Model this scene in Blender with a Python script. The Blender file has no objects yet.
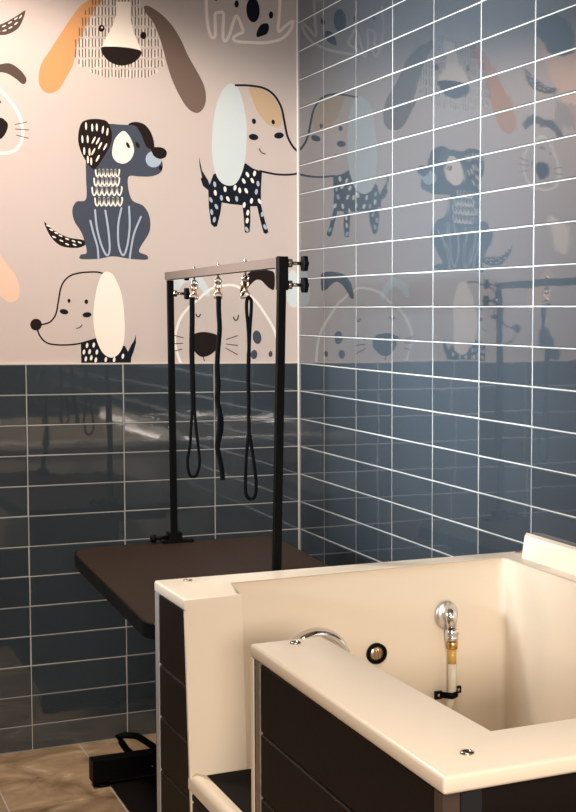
import bpy, bmesh, math, random
import numpy as np
from mathutils import Vector, Matrix
random.seed(7)
SC = bpy.context.scene
COL = SC.collection
PI = math.pi

# ------------------------------------------------------------------ camera
W_PX, H_PX = 576, 812
F_PX, CX, CY = 1410.276, 599.10, 424.99
CAM = np.array([-1.63969, -4.91688, 1.45406])
ROT = np.array([[0.86219942, -0.50640953, 0.01271031],
                [0.02692855, 0.07087445, 0.99712169],
                [0.50585277, 0.85937547, -0.07474479]])
cam_d = bpy.data.cameras.new('camera')
cam = bpy.data.objects.new('camera', cam_d)
COL.objects.link(cam)
SC.camera = cam
cam_d.sensor_fit = 'HORIZONTAL'
cam_d.sensor_width = 36.0
cam_d.lens = 36.0 * F_PX / W_PX
cam_d.shift_x = -(CX - W_PX / 2) / W_PX
cam_d.shift_y = (CY - H_PX / 2) / W_PX
cam_d.clip_start = 0.05
m = Matrix.Identity(4)
for i in range(3):
    m[i][0], m[i][1], m[i][2], m[i][3] = ROT[0][i], ROT[1][i], -ROT[2][i], CAM[i]
cam.matrix_world = m


def at(x, y, ax, v):
    """measured picture point -> point on the world plane axis = v"""
    d = np.array([(x - CX) / F_PX, -(y - CY) / F_PX, 1.0]) @ ROT
    return Vector(CAM + d * ((v - CAM[ax]) / d[ax]))


# ------------------------------------------------------------------ materials
def mat(name, color, rough=0.5, metal=0.0, spec=0.5, coat=0.0, ior=1.5, bump=None, vary=None, trans=0.0, coat_rough=.05):
    M = bpy.data.materials.new(name)
    M.use_nodes = True
    nt = M.node_tree
    b = nt.nodes['Principled BSDF']
    b.inputs['Base Color'].default_value = (*color, 1)
    b.inputs['Roughness'].default_value = rough
    b.inputs['Metallic'].default_value = metal
    b.inputs['Specular IOR Level'].default_value = spec
    b.inputs['IOR'].default_value = ior
    b.inputs['Coat Weight'].default_value = coat
    b.inputs['Coat Roughness'].default_value = coat_rough
    b.inputs['Transmission Weight'].default_value = trans
    tc = nt.nodes.new('ShaderNodeTexCoord')
    if vary:
        scale, amt = vary
        n = nt.nodes.new('ShaderNodeTexNoise')
        n.inputs['Scale'].default_value = scale
        n.inputs['Detail'].default_value = 4
        nt.links.new(tc.outputs['Object'], n.inputs['Vector'])
        mx = nt.nodes.new('ShaderNodeMix')
        mx.data_type = 'RGBA'
        mx.inputs['A'].default_value = (*[c * (1 - amt) for c in color], 1)
        mx.inputs['B'].default_value = (*[min(1, c * (1 + amt)) for c in color], 1)
        nt.links.new(n.outputs['Fac'], mx.inputs['Factor'])
        nt.links.new(mx.outputs['Result'], b.inputs['Base Color'])
    if bump:
        scale, strength, dist = bump
        n = nt.nodes.new('ShaderNodeTexNoise')
        n.inputs['Scale'].default_value = scale
        n.inputs['Detail'].default_value = 3
        nt.links.new(tc.outputs['Object'], n.inputs['Vector'])
        bp = nt.nodes.new('ShaderNodeBump')
        bp.inputs['Strength'].default_value = strength
        bp.inputs['Distance'].default_value = dist
        nt.links.new(n.outputs['Fac'], bp.inputs['Height'])
        nt.links.new(bp.outputs['Normal'], b.inputs['Normal'])
    return M


def tile_mat(name, color, rough, ior):
    M = mat(name, color, rough, ior=ior, coat=0.55, coat_rough=0.02, bump=(5.0, 0.06, 0.01))
    nt = M.node_tree
    b = nt.nodes['Principled BSDF']
    g = nt.nodes.new('ShaderNodeNewGeometry')
    mx = nt.nodes.new('ShaderNodeMix')
    mx.data_type = 'RGBA'
    mx.inputs['A'].default_value = (*[c * 0.9 for c in color], 1)
    mx.inputs['B'].default_value = (*[c * 1.1 for c in color], 1)
    nt.links.new(g.outputs['Random Per Island'], mx.inputs['Factor'])
    nt.links.new(mx.outputs['Result'], b.inputs['Base Color'])
    return M


TILE = tile_mat('slate_blue_glazed_tile', (0.036, 0.045, 0.053), 0.035, 1.9)
GROUT = mat('pale_grout', (0.42, 0.40, 0.365), 0.95, spec=.1)
TILE_EDGE = mat('slate_tile_edge', (0.036, 0.045, 0.053), 0.5)
BEAD = mat('white_sealant', (0.58, 0.55, 0.50), 0.7)
PAPER = mat('wallpaper_greige', (0.53, 0.437, 0.387), 0.75, vary=(0.8, 0.03))
PAPER2 = mat('wallpaper_greige_pink_drop', (0.545, 0.44, 0.398), 0.75, vary=(0.8, 0.03))
INK = {
    'paper': PAPER, 'paper2': PAPER2,
    'orange': mat('print_orange', (0.58, 0.275, 0.115), 0.8, spec=.1),
    'cream': mat('print_cream', (0.86, 0.74, 0.63), 0.8, spec=.1),
    'headfill': mat('print_pale', (0.68, 0.59, 0.515), 0.8, spec=.1),
    'stripe': mat('print_stripe_brown', (0.16, 0.112, 0.086), 0.8, spec=.1),
    'dark': mat('print_dark_brown', (0.016, 0.0095, 0.008), 0.8, spec=.1),
    'brown': mat('print_ear_brown', (0.16, 0.108, 0.083), 0.8, spec=.1),
    'tailbrown': mat('print_tail_brown', (0.085, 0.058, 0.044), 0.8, spec=.1),
    'koala': mat('print_pink_line', (0.86, 0.72, 0.63), 0.8, spec=.1),
    'navy': mat('print_navy', (0.009, 0.01, 0.017), 0.8, spec=.1),
    'ice': mat('print_ice_blue', (0.56, 0.60, 0.585), 0.8, spec=.1),
    'peach': mat('print_peach', (0.54, 0.375, 0.23), 0.8, spec=.1),
    'pink': mat('print_pale_peach', (0.74, 0.50, 0.375), 0.8, spec=.1),
    'slate': mat('print_slate', (0.058, 0.066, 0.088), 0.8, spec=.1),
    'pale': mat('print_pale_blue', (0.36, 0.42, 0.49), 0.8, spec=.1),
    'white': mat('print_white', (0.80, 0.74, 0.65), 0.8, spec=.1),
    'whisker': mat('print_whisker', (0.07, 0.045, 0.035), 0.8, spec=.1),
}
PAINT = mat('warm_white_paint', (0.62, 0.55, 0.47), 0.8)
CEIL = mat('ceiling_paint', (0.72, 0.68, 0.62), 0.85)
CREAM = mat('cream_gelcoat', (0.70, 0.60, 0.475), 0.30, coat=0.0, bump=(6.0, 0.05, 0.01), vary=(2.0, 0.02))
PANEL = mat('dark_brown_composite', (0.0085, 0.0055, 0.0042), 0.5, spec=0.10, bump=(160.0, 0.12, 0.002), vary=(9.0, 0.18))
POSTB = mat('corner_post_brown', (0.052, 0.034, 0.026), 0.4, vary=(30, 0.2))
POSTD = mat('corner_post_charcoal', (0.016, 0.015, 0.016), 0.4, spec=.25)
ALU = mat('aluminium', (0.40, 0.39, 0.40), 0.38, metal=0.35)
ALU_W = mat('aluminium_weathered', (0.30, 0.25, 0.20), 0.45, metal=0.7, vary=(60, 0.45))
CHROME = mat('chrome', (0.72, 0.71, 0.70), 0.06, metal=1.0)
BRASS = mat('brass', (0.62, 0.40, 0.13), 0.25, metal=1.0)
COPPER = mat('copper_tone_metal', (0.52, 0.31, 0.20), 0.28, metal=1.0)
BRONZE = mat('bar_satin_metal', (0.085, 0.060, 0.046), 0.5, metal=0.1, spec=.15)
STEEL = mat('steel', (0.42, 0.35, 0.28), 0.25, metal=1.0)
BLACKM = mat('black_powder_coat', (0.0022, 0.0022, 0.0022), 0.5, spec=.06)
BLACKP = mat('black_plastic', (0.0025, 0.0025, 0.0027), 0.45, spec=.07)
STRAP = mat('black_nylon', (0.003, 0.003, 0.0035), 0.85, spec=.06, bump=(900.0, 0.3, 0.001))
TTOP = mat('brown_rubber_top', (0.027, 0.0165, 0.011), 0.62, spec=0.06, bump=(260.0, 0.25, 0.001), vary=(7.0, 0.12))
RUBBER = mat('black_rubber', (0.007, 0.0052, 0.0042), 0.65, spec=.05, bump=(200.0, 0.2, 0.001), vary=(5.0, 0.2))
HOSE = mat('clear_hose', (0.66, 0.60, 0.48), 0.25)
HOSEY = mat('amber_hose_end', (0.55, 0.34, 0.07), 0.25)


def floor_mat():
    M = bpy.data.materials.new('brown_stone_floor_tile')
    M.use_nodes = True
    nt = M.node_tree
    b = nt.nodes['Principled BSDF']
    tc = nt.nodes.new('ShaderNodeTexCoord')
    n = nt.nodes.new('ShaderNodeTexNoise')
    n.inputs['Scale'].default_value = 5.5
    n.inputs['Detail'].default_value = 8
    n.inputs['Roughness'].default_value = 0.62
    n.inputs['Distortion'].default_value = 1.2
    nt.links.new(tc.outputs['Object'], n.inputs['Vector'])
    r = nt.nodes.new('ShaderNodeValToRGB')
    r.color_ramp.elements[0].position = 0.36
    r.color_ramp.elements[0].color = (0.17, 0.104, 0.054, 1)
    r.color_ramp.elements[1].position = 0.62
    r.color_ramp.elements[1].color = (0.40, 0.265, 0.155, 1)
    e = r.color_ramp.elements.new(0.72)
    e.color = (0.60, 0.48, 0.35, 1)
    nt.links.new(n.outputs['Fac'], r.inputs['Fac'])
    g = nt.nodes.new('ShaderNodeNewGeometry')
    mp = nt.nodes.new('ShaderNodeMapRange')
    mp.inputs['To Min'].default_value = 0.85
    mp.inputs['To Max'].default_value = 1.15
    nt.links.new(g.outputs['Random Per Island'], mp.inputs['Value'])
    mx = nt.nodes.new('ShaderNodeMix')
    mx.data_type = 'RGBA'
    mx.blend_type = 'MULTIPLY'
    mx.inputs['Factor'].default_value = 1
    nt.links.new(r.outputs['Color'], mx.inputs['A'])
    nt.links.new(mp.outputs['Result'], mx.inputs['B'])
    nt.links.new(mx.outputs['Result'], b.inputs['Base Color'])
    b.inputs['Roughness'].default_value = 0.35
    return M


FLOORT = floor_mat()


# ------------------------------------------------------------------ helpers
def box(bm, x0, x1, y0, y1, z0, z1, mi=0):
    if x0 > x1: x0, x1 = x1, x0
    if y0 > y1: y0, y1 = y1, y0
    if z0 > z1: z0, z1 = z1, z0
    v = [bm.verts.new(p) for p in ((x0, y0, z0), (x1, y0, z0), (x1, y1, z0), (x0, y1, z0),
                                   (x0, y0, z1), (x1, y0, z1), (x1, y1, z1), (x0, y1, z1))]
    for f in ((0, 3, 2, 1), (4, 5, 6, 7), (0, 1, 5, 4), (1, 2, 6, 5), (2, 3, 7, 6), (3, 0, 4, 7)):
        fc = bm.faces.new([v[i] for i in f])
        fc.material_index = mi
    return v


def bevel(bm, off, seg=2, angle=40):
    es = [e for e in bm.edges if len(e.link_faces) == 2 and e.calc_face_angle(0) > math.radians(angle)]
    bmesh.ops.bevel(bm, geom=es, offset=off, segments=seg, affect='EDGES', profile=0.5, clamp_overlap=True)


def ring_frame(t, ref):
    u = ref - t * ref.dot(t)
    if u.length < 1e-6:
        u = t.orthogonal()
    u.normalize()
    return u, t.cross(u)


def tube(bm, pts, r, seg=10, closed=False, flat=1.0, ref=Vector((0, 1, 0)), mi=0, caps=True):
    """sweep an ellipse along pts; r may be a list"""
    pts = [Vector(p) for p in pts]
    n = len(pts)
    rs = r if isinstance(r, (list, tuple)) else [r] * n
    rings = []
    for i, p in enumerate(pts):
        a = pts[(i - 1) % n] if (closed or i > 0) else p
        b = pts[(i + 1) % n] if (closed or i < n - 1) else p
        t = (b - a).normalized()
        u, w = ring_frame(t, ref)
        rings.append([bm.verts.new(p + u * (rs[i] * math.cos(2 * PI * k / seg)) + w * (rs[i] * flat * math.sin(2 * PI * k / seg))) for k in range(seg)])
    for i in range(n if closed else n - 1):
        A, B = rings[i], rings[(i + 1) % n]
        for k in range(seg):
            f = bm.faces.new((A[k], A[(k + 1) % seg], B[(k + 1) % seg], B[k]))
            f.material_index = mi
            f.smooth = True
    if caps and not closed:
        bm.faces.new(list(reversed(rings[0]))).material_index = mi
        bm.faces.new(rings[-1]).material_index = mi


def lathe(bm, prof, org, axis, seg=28, mi=0, scale=(1, 1)):
    """prof: (radius, height along axis)"""
    org = Vector(org)
    ax = Vector(axis).normalized()
    ref = Vector((0, 0, 1)) if abs(ax.z) < 0.9 else Vector((1, 0, 0))
    u, w = ring_frame(ax, ref)
    rings = []
    for (r, h) in prof:
        if r < 1e-6:
            rings.append([bm.verts.new(org + ax * h)])
        else:
            rings.append([bm.verts.new(org + ax * h + u * (r * scale[0] * math.cos(2 * PI * k / seg)) + w * (r * scale[1] * math.sin(2 * PI * k / seg))) for k in range(seg)])
    for A, B in zip(rings, rings[1:]):
        for k in range(seg):
            k2 = (k + 1) % seg
            if len(A) == 1 and len(B) == 1:
                continue
            if len(A) == 1:
                f = bm.faces.new((A[0], B[k2], B[k]))
            elif len(B) == 1:
                f = bm.faces.new((A[k], A[k2], B[0]))
            else:
                f = bm.faces.new((A[k], A[k2], B[k2], B[k]))
            f.material_index = mi
            f.smooth = True
    if len(rings[0]) > 1:
        bm.faces.new(list(reversed(rings[0]))).material_index = mi
    if len(rings[-1]) > 1:
        bm.faces.new(rings[-1]).material_index = mi


def prism(bm, poly, z0, z1, axes='xyz', mi=0):
    """extrude polygon (a,b) from c=z0..z1; axes says where a,b,c go"""
    def mk(a, b, c):
        d = {axes[0]: a, axes[1]: b, axes[2]: c}
        return bm.verts.new((d['x'], d['y'], d['z']))
    A = [mk(a, b, z0) for a, b in poly]
    B = [mk(a, b, z1) for a, b in poly]
    n = len(poly)
    fs = [bm.faces.new(list(reversed(A))), bm.faces.new(B)]
    for i in range(n):
        fs.append(bm.faces.new((A[i], A[(i + 1) % n], B[(i + 1) % n], B[i])))
    for f in fs:
        f.material_index = mi
    return fs


def obj(name, bm, mats, parent=None, smooth=False):
    bmesh.ops.recalc_face_normals(bm, faces=bm.faces)
    me = bpy.data.meshes.new(name)
    bm.to_mesh(me)
    bm.free()
    for mm in (mats if isinstance(mats, (list, tuple)) else [mats]):
        me.materials.append(mm)
    o = bpy.data.objects.new(name, me)
    COL.objects.link(o)
    if smooth:
        for p in me.polygons:
            p.use_smooth = True
        me.set_sharp_from_angle(angle=math.radians(35))
    if parent:
        o.parent = parent
        bpy.context.view_layer.update()
        o.matrix_parent_inverse = parent_world(parent).inverted()
    return o


def parent_world(o):
    mw = o.matrix_local.copy() if not o.parent else parent_world(o.parent) @ o.matrix_parent_inverse @ o.matrix_basis
    return mw


def thing(name, label, cat, loc=(0, 0, 0), group=None):
    o = bpy.data.objects.new(name, None)
    o.empty_display_size = 0.05
    COL.objects.link(o)
    o.location = loc
    o['label'] = label
    o['category'] = cat
    if group:
        o['group'] = group
    return o


def tag(o, label, cat, group=None):
    o['label'] = label
    o['category'] = cat
    if group:
        o['group'] = group


def struct(name, bm, mats, smooth=False, label=None):
    o = obj(name, bm, mats, smooth=smooth)
    o['kind'] = 'structure'
    if label:
        o['label'] = label
        o['category'] = name.split('_')[0]
    return o


BM = bmesh.new

# ------------------------------------------------------------------ room shell
XL, YF, ZC = -4.4, -8.2, 3.0          # left wall, front wall, ceiling
WZ = 1.2837                            # top of the tiled wainscot
TL, TH = 0.30702, 0.1                  # tile pitch
G = 0.00125                             # half grout joint


def tile(bm, c, u, v, n, w, h, tilt):
    """glazed tile: centre c, half sizes w,h along u,v, normal n; pillowed edge"""
    tu, tv = random.gauss(0, tilt), random.gauss(0, tilt)
    rim, t = 0.0022, 0.007
    def pt(a, b, d):
        return bm.verts.new(c + u * a + v * b + n * (d + tu * a + tv * b))
    outer = [pt(-w, -h, -t), pt(w, -h, -t), pt(w, h, -t), pt(-w, h, -t)]
    mid = [pt(-w, -h, -0.0012), pt(w, -h, -0.0012), pt(w, h, -0.0012), pt(-w, h, -0.0012)]
    top = [pt(-w + rim, -h + rim, 0), pt(w - rim, -h + rim, 0), pt(w - rim, h - rim, 0), pt(-w + rim, h - rim, 0)]
    fs = []
    bm.faces.new(top).material_index = 0
    for A, B in ((outer, mid), (mid, top)):
        for i in range(4):
            fs.append(bm.faces.new((A[i], A[(i + 1) % 4], B[(i + 1) % 4], B[i])))
    for f in fs:
        f.material_index = 2


def tiled_wall(name, axis, spans, rows, label):
    bm = BM()
    if axis == 'y':   # back wall, faces -y
        u, v, n = Vector((1, 0, 0)), Vector((0, 0, 1)), Vector((0, -1, 0))
    else:             # right wall, faces -x
        u, v, n = Vector((0, 1, 0)), Vector((0, 0, 1)), Vector((-1, 0, 0))
    for (a0, a1) in spans:
        for (z0, z1) in rows:
            ca, cz = (a0 + a1) / 2, (z0 + z1) / 2
            c = Vector((ca, 0, cz)) if axis == 'y' else Vector((0, ca, cz))
            tile(bm, c, u, v, n, (a1 - a0) / 2 - G, (z1 - z0) / 2 - G, 0.0021)
    lo, hi = min(s[0] for s in spans), max(s[1] for s in spans)
    zl, zh = min(r[0] for r in rows), max(r[1] for r in rows)
    if axis == 'y':
        box(bm, lo, hi, 0.0012, 0.15, zl, zh, 1)
        box(bm, lo, hi, 0.009, 0.15, zh, ZC, 1)
    else:
        box(bm, 0.0012, 0.15, lo, 0.15, zl, zh, 1)
    return struct(name, bm, [TILE, GROUT, TILE_EDGE], label=label)


xs = [0.0, -0.3051]
while xs[-1] > XL:
    xs.append(max(xs[-1] - TL, XL))
zs = [WZ - TH * i for i in range(13)] + [0.0]
tiled_wall('wall_back', 'y', [(b, a) for a, b in zip(xs, xs[1:])], [(b, a) for a, b in zip(zs, zs[1:])],
           'back wall of glazed slate tiles in white grout below dog wallpaper')
ys = [0.0, -0.2635]
while ys[-1] > YF:
    ys.append(max(ys[-1] - TL, YF))
zr = [0.0] + [WZ - TH * i for i in range(12, -1, -1)]
while zr[-1] < ZC:
    zr.append(min(zr[-1] + TH, ZC))
tiled_wall('wall_right', 'x', [(b, a) for a, b in zip(ys, ys[1:])], [(a, b) for a, b in zip(zr, zr[1:])],
           'right wall fully covered in glossy blue slate tiles mirroring the dogs')

bm = BM()
box(bm, XL - 0.15, XL, YF - 0.15, 0.15, 0, ZC)
struct('wall_left', bm, PAINT)
bm = BM()
box(bm, XL - 0.15, 0.15, YF - 0.15, YF, 1.3, ZC)
box(bm, XL - 0.15, 0.15, YF - 0.15, YF + .004, 0, 1.3, 1)
struct('wall_front', bm, [PAINT, mat('slate_dado_paint', (0.10, 0.11, 0.12), 0.6)])
bm = BM()
box(bm, XL - 0.15, 0.15, YF - 0.15, 0.15, ZC, ZC + 0.12)
struct('ceiling', bm, CEIL)

# floor: 0.3 x 0.6 stone tiles with pale joints
bm = BM()
box(bm, XL - 0.15, 0.15, YF - 0.15, 0.15, -0.12, -0.0015, 1)
fx = [0.0, -0.172] + [-0.172 - 0.3 * i for i in range(1, 16)]
fy = [0.0, -0.590] + [-0.590 - 0.6 * i for i in range(1, 14)]
for a, b in zip(fx, fx[1:]):
    for c, d in zip(fy, fy[1:]):
        if b < XL - .3: continue
        z = random.uniform(-0.0003, 0.0003)
        box(bm, max(b + 0.002, XL), a - 0.002, max(d + 0.002, YF), c - 0.002 - (0.004 if c == 0 else 0), -0.012, z, 0)
struct('floor', bm, [FLOORT, GROUT], label='brown stone floor tiles with pale joints')

# white sealant bead where the two walls meet, and a thin bead along the wallpaper's foot
bm = BM()
tube(bm, [(-0.001, -0.001, 0.0), (-0.001, -0.001, ZC)], 0.0045, 10)
struct('trim_1', bm, BEAD, label='white sealant bead in the corner between the walls')
bm = BM()
box(bm, XL, -0.004, 0.0015, 0.008, WZ - 0.0005, WZ + 0.0035)
struct('trim_2', bm, mat('trim_bead', (0.62, 0.52, 0.44), 0.7), label='pale edge strip between tiles and wallpaper')

# ------------------------------------------------------------------ wallpaper with the dog prints
PY = 0.008     # plane of the paper (the tiles stand 8 mm proud)


class Mural:
    def __init__(self):
        self.bm = BM()
        self.k = 0
        self.hold = False
        self.mats = []

    def restart(self):
        self.k = 0

    def mi(self, ink):
        if ink not in self.mats:
            self.mats.append(ink)
        return self.mats.index(ink)

    def put(self, pts, ink):
        """closed outline of picture points, laid on the paper as a thin ink layer"""
        if not self.hold:
            self.k += 1
        y = PY - 0.0001 - self.k * 0.000015
        vs, last = [], None
        for (px, py) in pts:
            p = at(px, py, 1, PY)
            q = (min(p.x, -0.003), max(p.z, WZ + 0.003))
            q = (q[0], min(q[1], ZC - .01))
            if last and abs(q[0] - last[0]) + abs(q[1] - last[1]) < 1e-5:
                continue
            last = q
            vs.append(self.bm.verts.new((q[0], y, q[1])))
        if len(vs) < 3:
            return
        f = self.bm.faces.new(vs)
        f.normal_update()
        if f.normal.y > 0:
            f.normal_flip()
        f.material_index = self.mi(ink)

    def shape(self, pts, ink, smooth=True):
        self.put(smoothed(pts, True) if smooth else pts, ink)

    def ell(self, cx, cy, rx, ry, ink, rot=0.0, n=28):
        c, s = math.cos(rot), math.sin(rot)
        self.put([(cx + rx * math.cos(t) * c - ry * math.sin(t) * s, cy + rx * math.cos(t) * s + ry * math.sin(t) * c)
                  for t in [2 * PI * i / n for i in range(n)]], ink)

    def line(self, pts, w, ink, smooth=True, closed=False):
        q = smoothed(pts, closed) if smooth else list(pts)
        if closed:
            q = q + [q[0]]
        q = [q[0]] + [b for a, b in zip(q, q[1:]) if math.hypot(b[0] - a[0], b[1] - a[1]) > 1e-3]
        # one strip of quads with shared sides, on one layer
        if not self.hold:
            self.k += 1
        y = PY - 0.0001 - self.k * 0.000015
        L, R = [], []
        for i, (x, yy) in enumerate(q):
            a, b = q[max(i - 1, 0)], q[min(i + 1, len(q) - 1)]
            dx, dy = b[0] - a[0], b[1] - a[1]
            d = math.hypot(dx, dy) or 1
            nx, ny = -dy / d * w / 2, dx / d * w / 2
            row = []
            for sgn in (1, -1):
                p = at(x + nx * sgn, yy + ny * sgn, 1, PY)
                row.append(self.bm.verts.new((min(p.x, -0.003), y, min(max(p.z, WZ + 0.003), ZC - .01))))
            L.append(row[0]); R.append(row[1])
        for i in range(len(q) - 1):
            try:
                f = self.bm.faces.new((L[i], L[i + 1], R[i + 1], R[i]))
            except ValueError:
                continue
            f.normal_update()
            f.material_index = self.mi(ink)
            if f.normal.y > 0:
                f.normal_flip()
        for (x, yy) in (q[0], q[-1]):
            if not closed and w > 1.35 and not self.hold:
                self.k -= .5
                self.ell(x, yy, w / 2, w / 2, ink, n=10)

    def dash(self, x, y, length, w, ang, ink):
        dx, dy = math.cos(ang) * length / 2, math.sin(ang) * length / 2
        self.ell(x, y, length / 2, w / 2, ink, ang, 10)


def smoothed(p, closed, n=5):
    out = []
    N = len(p)
    rng = range(N if closed else N - 1)
    for i in rng:
        p0 = p[(i - 1) % N] if (closed or i > 0) else p[i]
        p1 = p[i]
        p2 = p[(i + 1) % N]
        p3 = p[(i + 2) % N] if (closed or i < N - 2) else p2
        for k in range(n):
            t = k / n
            out.append(tuple(0.5 * (2 * p1[j] + (p2[j] - p0[j]) * t + (2 * p0[j] - 5 * p1[j] + 4 * p2[j] - p3[j]) * t * t
                                    + (3 * p1[j] - p0[j] - 3 * p2[j] + p3[j]) * t ** 3) for j in (0, 1)))
    if not closed:
        out.append(tuple(p[-1]))
    return out


def inside(pt, poly):
    x, y = pt
    c = False
    j = len(poly) - 1
    for i in range(len(poly)):
        xi, yi = poly[i]
        xj, yj = poly[j]
        if (yi > y) != (yj > y) and x < (xj - xi) * (y - yi) / (yj - yi) + xi:
            c = not c
        j = i
    return c


mu = Mural()
seam = at(69, 180, 1, PY).x


def base(x0, x1, ink):
    y = PY
    v = [mu.bm.verts.new(p) for p in ((x0, y, WZ), (x1, y, WZ), (x1, y, ZC), (x0, y, ZC))]
    f = mu.bm.faces.new(v)
    f.material_index = mu.mi(ink)


base(XL, seam, 'paper2')
base(seam, 0.0, 'paper')


def striped_dog(o=(0, 0)):
    def T(l):
        return [(x + o[0], y + o[1]) for x, y in l]
    mu.shape(T([(103, -3), (95, -5), (87, 1), (80, 6.5), (71.7, 17), (61, 33), (51, 48.6), (42, 62.5), (38.7, 74.6), (39.5, 85), (44.8, 92),
                (51.7, 93), (59.5, 88.5), (67, 76), (72.5, 66), (75.5, 54), (77.7, 43), (83.8, 31), (90.8, 15.6), (99, 5)]), 'orange')
    head = smoothed(T([(98, -6), (86, 9), (79, 24), (75.5, 40), (75, 55), (77.5, 63), (85, 70), (100, 76), (115, 79.3), (130, 80), (145, 78),
                       (157, 73), (163, 65), (164.5, 55), (161, 42), (156, 29), (149, 16), (142, 6), (134, -5)]), True)
    rowsy = [-4, 6, 16.5, 27, 37.5, 48, 58.5, 68.5, 79]
    R = random.Random(3)
    # pale gaps, then brown pen strokes
    mu.k += 2
    mu.hold = True
    kk = mu.k
    for y0, y1 in zip(rowsy, rowsy[1:]):
        x = 74
        while x < 167:
            for ink, dx, w in (('headfill', 0, 2.2), ('stripe', 1.75, 1.3)):
                a, b = y0 + R.uniform(.5, 2), y1 - R.uniform(.5, 2)
                mu.k = kk + (ink == 'stripe')
                xx = x + dx + o[0] + R.uniform(-.3, .3)
                a += o[1]; b += o[1]
                while b - a > 2 and not inside((xx, b), head): b -= 1
                while b - a > 2 and not inside((xx, a), head): a += 1
                if b - a > 2.5 and (ink == 'stripe' or xx - o[0] > np.interp((a + b) / 2 - o[1], [-6, 5, 15.6, 31, 43, 54, 80], [106, 101, 92.5, 85.5, 79.5, 77.5, 74])):
                    mu.line([(xx, a), (xx + R.uniform(-.4, .4), b)], w, ink, smooth=False)
            x += 3.3
    mu.hold = False
    mu.k = kk + 2
    mu.shape(T([(116, 1.7), (131, 1.7), (130.5, 15.6), (132.6, 29.5), (137.8, 41.7), (141.5, 51), (121, 49), (101.5, 48), (104.7, 40), (111.6, 27.8),
                (116, 15.6)]), 'cream', smooth=False)
    mu.shape(T([(143.9, 6.6), (150, 6.6), (162, 14.8), (172.5, 26), (181, 40), (188, 55.5), (196.8, 71), (203.8, 85), (206, 97), (203.8, 107.6),
                (197, 113), (188, 108.5), (179.4, 95.5), (170.8, 76.4), (164.7, 55.5), (160.3, 40), (153.4, 22.6), (146.5, 13.9)]), 'brown')
    mu.shape(T([(101.3, 47.5), (110, 46.6), (121, 47), (133, 48.5), (141.2, 51.3), (139.4, 57.5), (132, 63.3), (121, 65.6), (110.5, 62.3), (103.2, 55)]), 'dark')
    mu.ell(101.5 + o[0], 28.3 + o[1], 3.0, 3.5, 'dark')
    mu.ell(143.3 + o[0], 35.5 + o[1], 3.1, 3.6, 'dark')
    mu.ell(101.9 + o[0], 27.6 + o[1], .8, .9, 'cream')


def pink_outline_animal():
    mu.line([(206, -16), (206.2, -4), (206.8, 16.4), (209, 31), (212, 37.5), (215, 36), (215.2, 25.5), (215.2, 14), (219.6, 12.4), (223.4, 13.4), (223, 27.3),
             (223.3, 38.5), (225.5, 41), (229, 36), (234, 20), (236.6, 16), (239.7, 21.5), (243, 31.5), (238, 34.2), (233.2, 38), (237, 41.4), (249.7, 42.4),
             (263.4, 42.8), (275, 41), (283, 37.8), (289.8, 31), (293, 21), (286, 25.5), (278.5, 31.5), (279, 18), (280, 0), (280, -16)], 3.0, 'koala')
    mu.ell(253, 10, 6.7, 12.3, 'navy', -0.05)
    mu.shape([(256.5, 36.5), (258, 29), (262, 24), (267.5, 23.5), (269, 28), (267, 33.5), (262, 36)], 'navy')
    mu.ell(236.6, 4, 2.2, 3.6, 'navy')
    mu.ell(271, 15, 2.2, 3.6, 'navy')
    mu.ell(216, -1.5, 2.2, 2.4, 'navy')


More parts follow.
